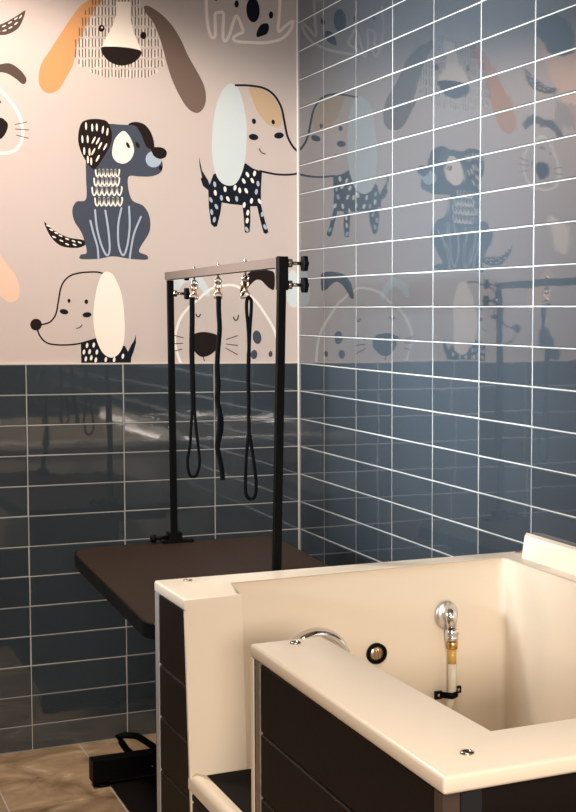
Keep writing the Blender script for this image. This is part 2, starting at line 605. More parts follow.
def grey_eared_dog():
    mu.shape([(199, 156.2), (202, 170.5), (208.2, 180.6), (210.5, 187), (209.2, 191), (203, 186), (200.7, 179), (202, 177), (199.6, 166)], 'navy', smooth=False)
    mu.shape([(245.8, 163.4), (253, 168.5), (262, 171.5), (261, 188.7), (261, 205), (265, 221.2), (268.5, 232), (266, 234), (263.6, 233), (260.5, 221.2), (257, 206.3),
              (250.2, 206.3), (250.4, 221.2), (249.6, 232), (247, 233), (244.8, 232.2), (243.7, 217.2), (242.4, 205.3), (231.6, 204.2), (221.8, 202.5), (220.4, 213),
              (217, 226.4), (214, 227), (211, 224), (208.8, 207), (208.2, 188.7), (213.3, 174.5), (230, 165)], 'navy', smooth=False)
    mu.k += 1
    for (a, b) in ((97, 538), (100, 580), (78, 615), (105, 648), (82, 675), (95, 712), (148, 562), (197, 555), (130, 605), (162, 610), (205, 610), (240, 522), (258, 490),
                   (293, 485), (282, 520), (310, 535), (252, 570), (220, 568), (302, 575), (278, 620), (318, 622), (242, 640), (260, 678), (257, 717), (255, 760), (332, 685), (345, 748)):
        mu.hold = True
        mu.ell(195 + .2031 * a, 75 + .2031 * b, 1.5, 2.9, 'pale' if (a + b) % 2 else 'white', -0.15 + .3 * ((a % 3) - 1), 12)
        mu.hold = False
    mu.shape([(249.4, 87.2), (262, 88.8), (272.2, 96.3), (279.3, 107.5), (282.6, 119), (280.5, 125.5), (275.5, 127.2), (267, 123.5), (258, 112.5), (252.5, 100)], 'peach')
    mu.shape([(229, 84), (234, 84.5), (238.7, 89.5), (243.7, 105.5), (246.8, 125.8), (246, 152), (242.7, 170.5), (236.6, 182.6), (229.5, 185.7), (221.4, 182.6), (215.3, 172.5),
              (211.9, 152), (212.9, 125.8), (216.3, 105.5), (222, 91)], 'ice')
    mu.line([(235.6, 85.2), (249.8, 85.6), (264, 88.2), (274.2, 95.3), (281.3, 107.5), (284.4, 121.7), (287.4, 136), (292.5, 146), (297.6, 151.2), (301.5, 153)], 2.1, 'navy')
    mu.line([(260, 171), (276.2, 174.3), (290.5, 174.6), (301.5, 172.8)], 2.0, 'navy')
    mu.ell(253.9, 121.3, 2.0, 2.8, 'navy', -.2)
    mu.ell(273.2, 122, 1.7, 2.4, 'navy', -.2)
    mu.ell(253.5, 137, 4.8, 3.1, 'navy', .15)
    mu.ell(278.9, 135.5, 4.8, 3.1, 'navy', -.1)
    mu.line([(259, 148.5), (261.6, 152.6), (265.7, 154.2)], 1.0, 'dark')


def blue_dog():
    mu.shape([(44.1, 221.8), (52.4, 229.4), (67.5, 237.2), (81.7, 239.6), (86, 242), (84.5, 245.5), (76.2, 248), (61, 245.9), (50.2, 236)], 'dark')
    mu.k += 1
    for (a, b) in ((60, 303), (75, 322), (98, 336), (88, 355), (118, 349), (122, 372), (148, 364), (148, 388), (178, 374), (182, 391), (206, 380)):
        mu.hold = True
        mu.dash(35 + .217 * a, 160 + .217 * b, 4.4, 1.5, .42, 'white')
        mu.hold = False
    mu.shape([(128.3, 124.2), (135.6, 121.9), (144.7, 124.6), (151.5, 133.7), (154.4, 146.5), (150.5, 153.5), (145, 147.5), (139, 137), (133, 128)], 'dark')
    mu.shape([(100, 126), (109.2, 123.9), (118, 124.4), (128.3, 125), (135.5, 126), (141, 134), (146, 146), (151.5, 149.5), (157, 152), (161.2, 159.2), (162.8, 166.5), (160, 173),
              (151, 176.4), (139, 176.5), (128.8, 176.5), (128.3, 188.2), (132.5, 200.5), (143.5, 206), (149.6, 217), (149.5, 231.6), (141, 246), (139.4, 252),
              (146.8, 255.3), (146.8, 259.6), (130.5, 258.9), (113, 256.4), (98, 258.9), (80.6, 258.9), (81, 254.6), (86.8, 252), (82, 234), (74.2, 220.8),
              (72.4, 209.5), (76.6, 201.6), (86, 199), (86, 177.4), (86, 160), (90, 140)], 'slate')
    mu.shape([(78.2, 135.5), (81, 123.7), (88.2, 119.5), (99.2, 119.1), (107.4, 121.9), (111.6, 131.9), (111, 142.8), (104.6, 155.6), (95.5, 168.3), (90, 166.5), (82.8, 155.6), (78.8, 144.6)], 'dark')
    mu.k += 1
    for (a, b) in ((88, 88), (122, 97), (147, 95), (180, 108), (205, 120), (68, 160), (97, 160), (130, 165), (153, 170), (165, 195), (193, 202), (78, 225), (107, 230), (128, 228), (98, 272),
                   (116, 282), (152, 265)):
        tilt = -1.75 if 130 < a < 210 and b > 150 else (-1.45 if a > 160 else -1.6)
        if b > 150 and a > 120: tilt = -1.1
        mu.hold = True
        mu.dash(70 + .1823 * a, 110 + .1823 * b, 8.0, 2.0, tilt, 'cream')
        mu.hold = False
    mu.ell(153.6, 159.2, 8.0, 8.2, 'pale')
    mu.shape([(151, 148.5), (156, 147), (163, 148), (166.8, 152), (165.5, 157), (160, 159), (154.5, 156.5), (152, 152.5)], 'dark')
    mu.ell(160.6, 168, 1.8, 2.4, 'dark')
    mu.shape([(123, 131), (128.5, 135), (132.5, 143), (134, 151), (131, 159), (124.5, 163.5), (117, 162), (112.6, 156), (112.5, 148), (115.5, 138)], 'cream')
    mu.ell(128, 145.3, 1.5, 3.4, 'dark', -.45)
    mu.ell(137.5, 145, 1.7, 3.4, 'dark', -.45)
    for (y0, y1, x0, x1) in ((169.5, 176.5, 95.6, 119.5), (177.5, 185.8, 94, 119.5), (186.6, 195.4, 92, 122), (197.5, 205.8, 95, 122.4)):
        pts, n = [], 6
        p = (x1 - x0) / n
        for i in range(n):
            a = x0 + p * i
            lift = (y1 - y0)
            pts += [(a, y0 + .1 * lift), (a + .12 * p, y0 + .7 * lift), (a + .45 * p, y1), (a + .8 * p, y0 + .72 * lift), (a + .97 * p, y0 + .2 * lift), (a + .9 * p, y0 + .02 * lift)]
        mu.line(pts, 1.5, 'white')
    for l in ([(90.3, 220.8), (93.6, 233.8), (97.4, 246.8), (98.4, 258)],
              [(95, 210), (96.8, 227.3), (101.2, 244.6), (106.6, 255.3), (109.6, 250), (108.5, 231.6), (105.3, 210.5)],
              [(121.4, 208.2), (118.2, 225), (118.6, 244.6), (122.9, 255.3), (127, 246.8), (129.6, 227.3), (129, 206.7)],
              [(140.9, 216.9), (134, 233.8), (130.7, 251), (129.8, 258)]):
        mu.line(l, 1.9, 'pale')


def cream_eared_dog():
    mu.shape([(80.8, 343.3), (95.8, 338.8), (104, 345), (125, 346), (128, 351.7), (131, 345.4), (134.4, 340), (135.8, 334.6), (136, 343), (133.5, 352), (131.2, 358), (131, 363), (81.3, 363)], 'navy', smooth=False)
    mu.k += 1
    for (a, b) in ((298, 410), (310, 440), (330, 408), (283, 442), (345, 442), (292, 475), (340, 480), (388, 478), (428, 478), (470, 462), (318, 470)):
        mu.hold = True
        mu.ell(25 + .2083 * a, 260 + .2083 * b, 1.3, 2.6, 'white', .15, 12)
        mu.hold = False
    mu.line([(104, 274), (99, 272.3), (91.7, 272), (79.2, 273), (68.7, 276.7), (61.5, 286), (58.3, 301.7), (55.8, 314.2), (50, 322), (41.7, 324.6)], 1.6, 'dark')
    mu.line([(37.5, 330), (40.6, 337), (48, 343.3), (62.5, 345), (79.2, 343.6), (96, 338.8)], 1.6, 'dark')
    mu.ell(36, 324.6, 5.8, 5.9, 'dark')
    mu.ell(69, 300.8, 1.5, 2.1, 'dark')
    mu.ell(86.3, 301.7, 1.8, 2.3, 'dark')
    mu.ell(64, 311.7, 4.4, 2.6, 'dark', .2)
    mu.ell(87, 314.8, 4.5, 2.6, 'dark', -.1)
    mu.line([(76, 328.3), (79.8, 327.5), (82.3, 324.6)], .9, 'dark')
    mu.shape([(105.2, 272), (111, 273), (115.5, 279), (121.9, 295.4), (124.6, 320.4), (124, 341.3), (118.8, 353.8), (110.4, 357.5), (102, 351.7), (95.8, 337), (93.3, 316.3), (95.8, 293.3), (100.5, 277)], 'cream')


def sleepy_face_left():
    mu.shape([(25.2, 10.6), (23.6, 17.7), (18.7, 27.6), (9.9, 33.5), (0, 35.2), (-14, 33), (-22, 24), (-14, 27), (0, 24.6), (11.8, 18.7), (19.7, 13.8)], 'tailbrown')
    mu.k += 1
    for (x, y, a) in ((-9, 29, -.1), (-3, 27.5, -.2), (-2, 31.5, -.1), (4, 26, -.4), (4.5, 30.5, -.3), (10, 22.5, -.5), (10.5, 27.5, -.5), (16, 18.6, -.6), (16, 23.5, -.7), (20.6, 16.6, -.9)):
        mu.hold = True
        mu.dash(x, y, 4.6, 1.5, a, 'headfill')
        mu.hold = False
    # round face with two drooping ears
    mu.line([(0, 89.4), (9.9, 100.5), (17.7, 112.3), (22.3, 126), (22.4, 138), (17.7, 147.8), (9.9, 152.4), (-2, 153), (-14, 151.5), (-24, 146), (-28.5, 134), (-26, 118), (-19, 103), (-10, 90), (-4.5, 86.5)], 3.0, 'white', closed=True)
    for s in (0, 1):
        pts = [(-6, 67), (0, 64.4), (9.9, 63.4), (19.2, 69), (25.6, 76.8), (26.2, 81.8), (22.7, 84.2), (15.8, 78.8), (7.9, 73.9), (0, 72.3), (-6, 75)]
        if s:
            pts = [(-8 - x, y + 2) for x, y in pts]
        mu.shape(pts, 'tailbrown')
    mu.shape([(-9, 121), (0, 117.6), (5.9, 121), (8, 126), (5.2, 134), (0, 139.3), (-6, 138), (-11, 130)], 'dark')
    mu.ell(-.5, 102, 1.8, 1.5, 'tailbrown')
    mu.ell(-14, 106, 1.8, 1.5, 'tailbrown')
    for a, b in (((14.8, 124.5), (27, 122)), ((14.8, 129), (29, 130)), ((16, 135), (28.6, 138.3)), ((-19, 124), (-31, 121)), ((-19, 129), (-33, 130))):
        mu.line([a, b], .8, 'whisker', smooth=False)


def sleepy_face_behind_arm():
    mu.shape([(173, 291), (173.4, 281), (180, 274), (190, 271.5), (197, 273), (203, 279), (208, 287), (210, 292), (208, 297), (203, 292), (198, 285.5), (191, 281.5), (184, 283), (179, 290)], 'ice')
    mu.line([(181, 364), (177, 352.5), (174.9, 341.7), (176.2, 330.8), (180.3, 318.6), (188.4, 307.8), (199.3, 298.3), (210, 289.5), (221, 286.1), (230, 285), (238.5, 287), (248.4, 294.6), (256.9, 302.4),
             (264, 312.3), (271, 323.6), (276, 335), (278.8, 349), (279.8, 364)], 2.6, 'white')
    mu.shape([(239.9, 295.3), (242.7, 281), (249.8, 272.2), (259.7, 269.8), (269.6, 270.5), (274.5, 274), (274.2, 289), (269.6, 288.5), (265.4, 284.7), (261, 280.4), (256.2, 280), (251.2, 284), (246.4, 290), (243.4, 295.6)], 'dark')
    mu.shape([(190.5, 337), (195, 333.5), (202, 332), (210, 332.7), (217.6, 336), (218, 346.5), (211.5, 354), (203.3, 357), (197.4, 354.5), (191.8, 347)], 'dark')
    mu.line([(203, 356), (204.3, 361)], .9, 'dark')
    mu.line([(195.9, 313.6), (197, 316.4), (199.2, 316.6), (200.4, 313.9)], 1.2, 'dark')
    mu.line([(233.3, 316.8), (234.8, 320), (237.2, 319.7), (238.6, 315)], 1.2, 'dark')
    for a, b in (((173.5, 335.2), (183.7, 337.9)), ((174.2, 343.7), (183, 343.3)), ((174.9, 351), (182.3, 349)), ((226, 339.5), (237.8, 335.6)), ((226, 344), (238, 345.5)), ((225.5, 348), (237.8, 354.8))):
        mu.line([a, b], .9, 'whisker', smooth=False)
    mu.ell(257, 337.2, 4.3, 6.8, 'slate', -.15)
    mu.ell(254, 354.5, 3.3, 4.6, 'slate', .1)
    mu.ell(270.5, 354, 1.9, 3.1, 'slate', .1)
    mu.shape([(286, 292), (287, 277), (292, 270), (297.5, 276), (299, 290), (299, 304), (293.5, 307.5), (288, 303)], 'ice')


mu.restart()
striped_dog()
mu.restart()
pink_outline_animal()
mu.restart()
grey_eared_dog()
mu.restart()
blue_dog()
mu.restart()
cream_eared_dog()
mu.restart()
sleepy_face_left()
mu.restart()
sleepy_face_behind_arm()
# ear of the next print down on the left edge
mu.shape([(1, 255.8), (8, 265.6), (14.8, 274.5), (18.7, 283.3), (19.7, 292.2), (17.7, 299), (12.8, 302.2), (7.9, 302), (0, 295.6), (-10, 284), (-16, 270), (-14, 256), (-6, 250)], 'pink')
# the paper goes on to the left of the frame (seen mirrored in the glazed wall)
mu.shape([(-62, 70), (-40, 40), (-16, 22), (-2, -6), (-8, -40), (-60, -40), (-90, 20)], 'pink')
mu.shape([(-10, -14), (-2, -26), (8, -34), (-6, -62), (-40, -60), (-52, -34), (-34, -18)], 'slate')
for i in range(9):
    mu.line([(-24 - i * 4, 38 + (i % 2) * 3), (-24 - i * 4, 66 + (i % 3) * 3)], 1.6, 'stripe', smooth=False)
mu.shape([(-18, 325), (-10, 318), (-4, 328), (-3, 346), (-8, 363), (-24, 363), (-27, 345)], 'slate')
mu.shape([(-36, 205), (-28, 190), (-16, 186), (-12, 200), (-16, 222), (-30, 232)], 'cream')
paper = obj('wallpaper', mu.bm, [INK[k] for k in mu.mats])
tag(paper, 'beige wallpaper printed with cartoon dogs above the back wall tiles', 'wallpaper')

# ------------------------------------------------------------------ raised dog bathing tub
RZ = 0.868
TX0, TX1, TY0, TY1 = -0.912, -0.004, -3.300, -1.772      # left, right, near, far
IX0, IX1, IY0, IY1 = -0.775, -0.092, -3.152, -1.853      # inside of the basin
OP0, OP1 = -2.462, -2.018                                # walk-in opening in the left side
SILL = 0.506
FLZ = 0.415
tub = thing('bathing_tub', 'cream raised dog bathing tub with dark brown plank sides and cut-out entry', 'tub', (-0.45, -2.53, 0))


RT = 0.025    # rim thickness


def slant(v):
    if OP1 - .01 < v.co.y < OP1 + .04 and v.co.z < RZ - .02:
        v.co.y -= 0.030 * (RZ - v.co.z) / (RZ - SILL)



FIL = [(IX1 - .004 - .018 * (1 - math.cos(a)), IY1 + .012 - .018 * (1 - math.sin(a))) for a in [PI / 2 * k / 6 for k in range(7)]]
bm = BM()
prism(bm, [(TX0, OP1), (TX0, TY1), (TX1, TY1), (TX1, TY0), (TX0, TY0), (TX0, OP0), (IX0 - 0.002, OP0 + 0.004), (IX0, IY0), (IX1, IY0)] + FIL
      + [(IX0 - 0.012, IY1 - 0.02), (IX0 - 0.020, -2.006)], RZ - RT, RZ)
bm.edges.ensure_lookup_table()
es = []
for e in bm.edges:
    a, b = e.verts
    up = a.co.z > RZ - .001 and b.co.z > RZ - .001
    corner = abs(a.co.z - b.co.z) > .01 and abs(a.co.x - TX0) < .001 and (abs(a.co.y - TY1) < .001 or abs(a.co.y - TY0) < .001)
    low_out = a.co.z < RZ - .02 and b.co.z < RZ - .02 and ((abs(a.co.x - TX0) < .001 and abs(b.co.x - TX0) < .001) or (abs(a.co.y - TY0) < .001 and abs(b.co.y - TY0) < .001))
    if up or corner or low_out:
        es.append(e)
bmesh.ops.bevel(bm, geom=es, offset=0.0055, segments=3, affect='EDGES', profile=0.5, clamp_overlap=True)
# body under the rim, with a flange left around the entry
inner = [(IX0, IY0), (IX1, IY0)] + FIL + [(IX0 - 0.012, IY1 - 0.02), (IX0 - 0.020, -2.006)]
lip, fl = 0.018, 0.013
body = [(TX0, OP1), (TX0 + .001, OP1 + fl), (TX0 + lip, OP1 + fl), (TX0 + lip, TY1 - lip), (TX1, TY1 - lip), (TX1, TY0 + lip), (TX0 + lip, TY0 + lip),
        (TX0 + lip, OP0 - fl), (TX0 + .001, OP0 - fl), (TX0, OP0), (IX0 - 0.002, OP0 + 0.004)] + inner
prism(bm, body, FLZ - 0.02, RZ - RT)
for v in bm.verts:
    slant(v)
# basin floor and the rounded sill of the entry
box(bm, TX0 + 0.03, TX1, TY0 + 0.03, TY1 - 0.03, FLZ - 0.02, FLZ)
box(bm, TX0 + 0.03, IX0 + 0.03, OP0 - .01, OP1 + .01, FLZ - .01, SILL - 0.014)
sill = []
for k in range(7):
    a = PI / 2 + (PI / 2) * k / 6
    sill.append((TX0 + 0.016 + 0.016 * math.cos(a), SILL - 0.012 + 0.016 * math.sin(a)))
sill = [(IX0 + 0.0, SILL - 0.014), (TX0 + .034, SILL - .004)] + sill + [(TX0, SILL - 0.030), (TX0 + 0.02, SILL - 0.030), (IX0, SILL - 0.05)]
prism(bm, sill, OP0 - 0.014, OP1 - 0.016, axes='xzy')
basin = obj('basin', bm, CREAM, tub, smooth=True)

# upstand along the tiled wall
bm = BM()
prof = [(-0.002, RZ - .01), (-0.002, 0.913), (-0.010, 0.917), (-0.026, 0.914), (-0.034, 0.905), (-0.040, 0.900), (-0.050, 0.888), (-0.056, 0.874), (-0.064, 0.8665), (-0.066, RZ - .01)]
prism(bm, prof, -1.792, TY0 + 0.004, axes='xzy')
for v in bm.verts:
    if v.co.y > -2:
        v.co.y = -1.796 - 0.075 * max(0, (-v.co.x - .012) / .05)
bevel(bm, 0.003, 2, 50)
obj('backsplash', bm, CREAM, tub, smooth=True)


def plank_panel(axis, a0, a1, levels, base_c, thick, edge=0.004):
    """rows of boards with V-grooves. axis 'x': board face at x=base_c looking -x and a is y; axis 'y' likewise"""
    bm = BM()
    for hi, lo in zip(levels, levels[1:]):
        pr = [(0, lo + .0005), (0, hi - .0005), (thick - edge, hi - .0005), (thick, hi - edge), (thick, lo + edge), (thick - edge, lo + .0005)]
        if axis == 'x':
            prism(bm, [(base_c + thick - d, z) for d, z in pr], a0, a1, axes='xzy')
        else:
            prism(bm, [(base_c + thick - d, z) for d, z in pr], a0, a1, axes='yzx')
    return bm


PZ = RZ - RT
lv_far = [PZ, 0.686, 0.569, 0.450, 0.332, 0.214, 0.096, 0.012]
lv_near = [PZ, 0.717, 0.600, 0.482, 0.364, 0.246, 0.128, 0.012]
low = [0.470, 0.452, 0.334, 0.216, 0.098, 0.012]
bm = plank_panel('x', OP1 + fl + .001, TY1 - 0.031, lv_far, TX0 + 0.003, 0.014)
for v in bm.verts:
    if v.co.z > SILL:
        slant(v)
    elif v.co.y < OP1 + .04:
        v.co.y -= .030
o = obj('side_panel', bm, PANEL, tub)
o = obj('side_panel', plank_panel('x', TY0 + 0.034, OP0 - 0.050, lv_near, TX0 + 0.003, 0.014), PANEL, tub)
o = obj('side_panel', plank_panel('x', OP0 - fl - .001, OP1 + fl - .031, low, TX0 + 0.003, 0.014), PANEL, tub)
# front boards with a rounded nose
bm = BM()
for hi, lo in zip(lv_near, lv_near[1:]):
    pr = [(0.016, lo + .001), (0.016, hi - .001)]
    h = hi - lo
    for k in range(9):
        t = k / 8
        pr.append((0.013 - 0.013 * math.sin(PI * min(1, (1 - t) * 0.62 + .06)) ** .8, hi - .001 - t * (h - .002)))
    prism(bm, [(TY0 + 0.004 + d, z) for d, z in pr], TX0 + 0.056, TX1, axes='yzx')
obj('front_panel', bm, PANEL, tub, smooth=True)
bm = BM()
box(bm, TX0 + 0.006, TX1, TY1 - 0.024, TY1 - 0.020, 0.012, PZ)
obj('rear_panel', bm, POSTD, tub)
# corner trims and posts
bm = BM()
box(bm, TX0 + 0.001, TX0 + 0.018, TY1 - 0.030, TY1 - 0.004, 0.008, PZ)
bevel(bm, 0.002, 2)
t1 = obj('corner_trim', bm, ALU, tub)
t1['label'] = 'aluminium strip up the far corner'
bm = BM()
box(bm, TX0 + 0.002, TX0 + 0.017, OP0 - fl - 0.012, OP0 - fl - 0.001, 0.008, PZ)
obj('corner_post', bm, POSTB, tub)
bm = BM()
box(bm, TX0 + 0.001, TX0 + 0.017, OP0 - fl - 0.036, OP0 - fl - 0.0125, 0.008, PZ)
bevel(bm, 0.002, 2)
t2 = obj('corner_trim', bm, ALU_W, tub)
t2['label'] = 'mottled metal strip beside the entry'
bm = BM()
box(bm, TX0 + 0.002, TX0 + 0.026, TY0 + 0.006, TY0 + 0.033, 0.0, PZ)
bevel(bm, 0.002, 2)
obj('corner_post', bm, POSTB, tub)
bm = BM()
box(bm, TX0 + 0.0265, TX0 + 0.056, TY0 + 0.003, TY0 + 0.030, 0.0, PZ)
bevel(bm, 0.002, 2)
obj('corner_post', bm, POSTD, tub)
# rim screws
for (sx, sy, rz) in ((-0.849, -1.812, .4), (-0.841, -2.496, 1.2), (-0.843, -3.223, .2), (-0.034, -1.800, 2.0)):
    bm = BM()
    lathe(bm, [(0.0095, 0), (0.0100, .002), (0.0085, .0036), (0.0058, .0040), (0.0052, .0024), (0, .0024)], (sx, sy, RZ - .0005), (0, 0, 1), 20, 0)
    s = obj('screw', bm, STEEL, tub)
    bm = BM()
    c, q = math.cos(rz), math.sin(rz)
    for a0, w in ((0, 1),):
        v = [bm.verts.new((sx + c * u - q * w2, sy + q * u + c * w2, RZ + z)) for z in (.0018, .0026) for u, w2 in ((-.0045, -.0009), (.0045, -.0009), (.0045, .0009), (-.0045, .0009))]
        for f in ((0, 1, 2, 3), (4, 5, 6, 7), (0, 1, 5, 4), (1, 2, 6, 5), (2, 3, 7, 6), (3, 0, 4, 7)):
            bm.faces.new([v[i] for i in f])
    obj('screw_slot', bm, POSTD, s)

WY = IY1 - 0.004      # inside face of the far wall near the fittings
# big chrome ring with a pale lid
bm = BM()
lathe(bm, [(0.0865, -.004), (0.0865, .006), (0.083, .019), (0.077, .027), (0.070, .027), (0.0655, .020), (0.064, .008), (0.064, -.004)], (-0.586, WY, 0.660), (0, -1, 0), 48)
o = obj('drain_ring', bm, CHROME, tub)
bm = BM()
lathe(bm, [(0.064, -.004), (0.064, .010), (0.060, .013), (0.02, .016), (0, .016)], (-0.586, WY, 0.660), (0, -1, 0), 40)
obj('drain_cover', bm, CREAM, o)
# small valve
bm = BM()
lathe(bm, [(0.0245, -.003), (0.0245, .009), (0.021, .012), (0.0185, .012), (0.0175, .004), (0.0175, -.003)], (-0.436, WY, 0.669), (0, -1, 0), 32)
o = obj('valve_ring', bm, BLACKP, tub)
bm = BM()
lathe(bm, [(0.0175, -.002), (0.0175, .005), (0.015, .007), (0, .007)], (-0.436, WY, 0.669), (0, -1, 0), 28)
for dx in (-.0055, .0055):
    box(bm, -0.436 + dx - .0022, -0.436 + dx + .0022, WY - .0095, WY - .006, 0.658, 0.680)
obj('valve_core', bm, mat('aged_brass', (0.40, 0.30, 0.19), 0.3, metal=.9), o)

# water outlet with its hose
OX, OZ = -0.257, 0.742
bm = BM()
lathe(bm, [(0.0245, -.003), (0.0245, .003), (0.022, .007), (0.012, .010), (0, .010)], (OX, WY, OZ), (0, -1, 0), 36, scale=(1.45, 1.18))
out = obj('water_outlet', bm, mat('brushed_nickel', (0.62, 0.58, 0.52), 0.28, metal=.85), tub)
bm = BM()
el = [(OX, WY - .006, OZ + .008), (OX + .001, WY - .016, OZ + .010), (OX + .002, WY - .021, OZ + .003), (OX + .004, WY - .020, OZ - .012), (OX + .005, WY - .020, OZ - .028)]
tube(bm, el, [.013, .0145, .015, .0135, .012], 16, ref=Vector((1, 0, 0)))
obj('elbow', bm, CHROME, out)
bm = BM()
lathe(bm, [(.0135, 0), (.0165, .002), (.0165, .010), (.0148, .012), (.0165, .014), (.0165, .026), (.013, .028)], (OX + .006, WY - .020, OZ - .058), (0, 0, 1), 12)
obj('coupling', bm, CHROME, out)
bm = BM()
lathe(bm, [(.012, 0), (.0145, .002), (.0145, .016), (.0125, .019)], (OX + .007, WY - .020, OZ - .079), (0, 0, 1), 6)
obj('brass_nut', bm, BRASS, out)
bm = BM()
hz = OZ - .078
tube(bm, [(OX + .007, WY - .020, hz), (OX + .007, WY - .020, hz - .038)], .0098, 14, ref=Vector((1, 0, 0)), mi=1)
tube(bm, [(OX + .007, WY - .020, hz - .036), (OX + .008, WY - .0195, hz - .08), (OX + .007, WY - .019, hz - .11), (OX + .003, WY - .018, hz - .135), (OX - .006, WY - .018, hz - .16), (OX - .014, WY - .018, SILL)],
     .0105, 14, ref=Vector((1, 0, 0)), mi=0)
obj('hose', bm, [HOSE, HOSEY], out)
bm = BM()
cz = 0.5515
box(bm, OX - .030, OX - .012, WY - .006, WY + .002, cz - .011, cz + .008)
box(bm, OX + .022, OX + .038, WY - .006, WY + .002, cz - .002, cz + .014)
tube(bm, [(OX - .016, WY - .006, cz), (OX - .008, WY - .019, cz), (OX + .003, WY - .032, cz), (OX + .016, WY - .029, cz + .002), (OX + .024, WY - .006, cz + .005)], .008, 8, flat=.35, ref=Vector((0, 0, 1)))
cl = obj('hose_clamp', bm, BLACKP, out)
for dx, dz in ((-.021, -.001), (.030, .006)):
    bm = BM()
    lathe(bm, [(.0045, 0), (.0045, .002), (0, .003)], (OX + dx, WY - .006, cz + dz), (0, -1, 0), 14)
    obj('clamp_screw', bm, STEEL, cl)

bm = BM()
prism(bm, [(TX0 + .034, OP0 + .006), (TX0 + .034, OP1 - .032), (IX0 + .026, OP1 - .032), (IX0 + .026, OP0 + .008)], SILL - .0138, SILL - .003)
o = obj('rubber_mat', bm, RUBBER)
tag(o, 'black rubber mat lying in the low entry cut into the tub side', 'mat')

# the tub's left side is not quite square to the wall
def skew(o):
    if o.type == 'MESH':
        for v in o.data.vertices:
            if v.co.x < -0.80 and v.co.y > -2.3:
                v.co.x -= 0.020 * (v.co.y + 2.3)
    for c in o.children:
        skew(c)


for c in [tub, o]:
    skew(c)

# ------------------------------------------------------------------ grooming table
TZ = 0.742
table = thing('grooming_table', 'brown-topped black grooming table standing between the tub and the tiled back wall', 'table', (-0.59, -1.10, 0))
corners = [(-0.877, -0.600), (-0.862, -0.515), (-0.805, -0.464), (-0.250, -0.479), (-0.313, -1.728), (-0.830, -1.722), (-0.905, -1.630)]


def round_poly(c, r, n=7):
    r0 = r
    out = []
    N = len(c)
    for i in range(N):
        p, a, b = Vector(c[i]), Vector(c[i - 1]), Vector(c[(i + 1) % N])
        u, w = (a - p).normalized(), (b - p).normalized()
        r = min(r0, .45 * (a - p).length, .45 * (b - p).length)
        s, e = p + u * r, p + w * r
        for k in range(n + 1):
            t = k / n
            q = (1 - t) ** 2 * s + 2 * t * (1 - t) * p + t * t * e
            out.append((q.x, q.y))
    return out


bm = BM()
prism(bm, round_poly(corners, 0.045), TZ - .006, TZ)
obj('table_top', bm, TTOP, table)
big = [(-0.882, -0.598), (-0.866, -0.511), (-0.807, -0.459), (-0.246, -0.475), (-0.309, -1.732), (-0.832, -1.727), (-0.910, -1.632)]
bm = BM()
prism(bm, round_poly(big, 0.047), TZ - .036, TZ - .0065)
bevel(bm, .004, 2, 50)
prism(bm, round_poly(big, 0.047), TZ - .008, TZ - .0005)
obj('edge_band', bm, BLACKP, table, smooth=True)
# the rubber top sits 0.5 mm above the band's lip
bm = BM()
for (x0, x1, y0, y1) in ((-0.84, -0.33, -0.66, -0.60), (-0.87, -0.36, -1.60, -1.54), (-0.80, -0.76, -1.60, -0.60), (-0.42, -0.38, -1.60, -0.60)):
    box(bm, x0, x1, y0, y1, TZ - .075, TZ - .036)
obj('under_frame', bm, BLACKM, table)
bm = BM()
box(bm, -0.752, -0.42, -1.14, -1.03, 0.08, TZ - .036)
bevel(bm, .006, 2)
colm = obj('lift_column', bm, BLACKM, table)
for zb in (0.60, 0.33):
    bm = BM()
    lathe(bm, [(.012, 0), (.012, .006), (0, .008)], (-0.752, -1.085, zb), (-1, 0, 0), 14)
    obj('bolt', bm, STEEL, colm)
for yb in (-0.475, -1.60):
    bm = BM()
    box(bm, -0.822, -0.300, yb - .03, yb + .03, 0.018, 0.085)
    bevel(bm, .004, 2)
    cb = obj('base_bar', bm, BLACKM, table)
    for xb in (-0.790, -0.33):
        bm = BM()
        lathe(bm, [(.026, 0), (.028, .004), (.022, .012), (.010, .014), (.010, .020)], (xb, yb, 0.0), (0, 0, 1), 20)
        obj('levelling_foot', bm, BLACKP, cb)
bm = BM()
box(bm, -0.640, -0.440, -1.60, -0.475, 0.030, 0.085)
bevel(bm, .004, 2)
bb = obj('base_beam', bm, BLACKM, table)
for (px_, py_) in ((153, 782), (160, 791)):
    p = at(px_, py_, 2, 0.052)
    p = at(px_, py_, 0, -0.641)
    bm = BM()
    lathe(bm, [(.009, 0), (.009, .006), (.006, .009), (0, .009)], (-0.640, p.y, max(.045, p.z)), (-1, 0, 0), 14)
    obj('bolt', bm, STEEL, bb)
# foot pedal loop at the wall side
bm = BM()
pp = [at(q[0], q[1], 1, -0.36) for q in ((166, 765), (157, 758), (150, 753.5), (141, 755.5), (133, 755.5), (127, 750), (121.5, 742), (118, 736.8), (124, 734.8), (136, 735.2), (139.5, 737), (148, 742.5), (157, 749), (166, 755))]
pp = [Vector((p[0], -0.36 + .012 * math.sin(i * .45), max(.02, p[2]))) for i, p in enumerate(pp)]
tube(bm, pp, .0105, 10, ref=Vector((0, 0, 1)))
obj('foot_pedal', bm, BLACKM, table)

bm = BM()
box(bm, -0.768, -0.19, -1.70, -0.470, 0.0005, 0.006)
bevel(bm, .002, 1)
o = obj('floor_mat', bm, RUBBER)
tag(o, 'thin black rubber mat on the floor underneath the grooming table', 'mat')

# ------------------------------------------------------------------ overhead grooming arm
PB = (Vector((-0.5640, -0.480, TZ)), Vector((-0.6125, -1.660, TZ)))      # feet of the posts
PT = (Vector((-0.5690, -0.480, 1.580)), Vector((-0.5940, -1.660, 1.592)))  # their tops (slightly splayed)
AX0, AX1, AY0, AY1 = PT[0].x, PT[1].x, PT[0].y, PT[1].y
BZ = (1.5695, 1.5775)                                                      # height of the crossbar at either end


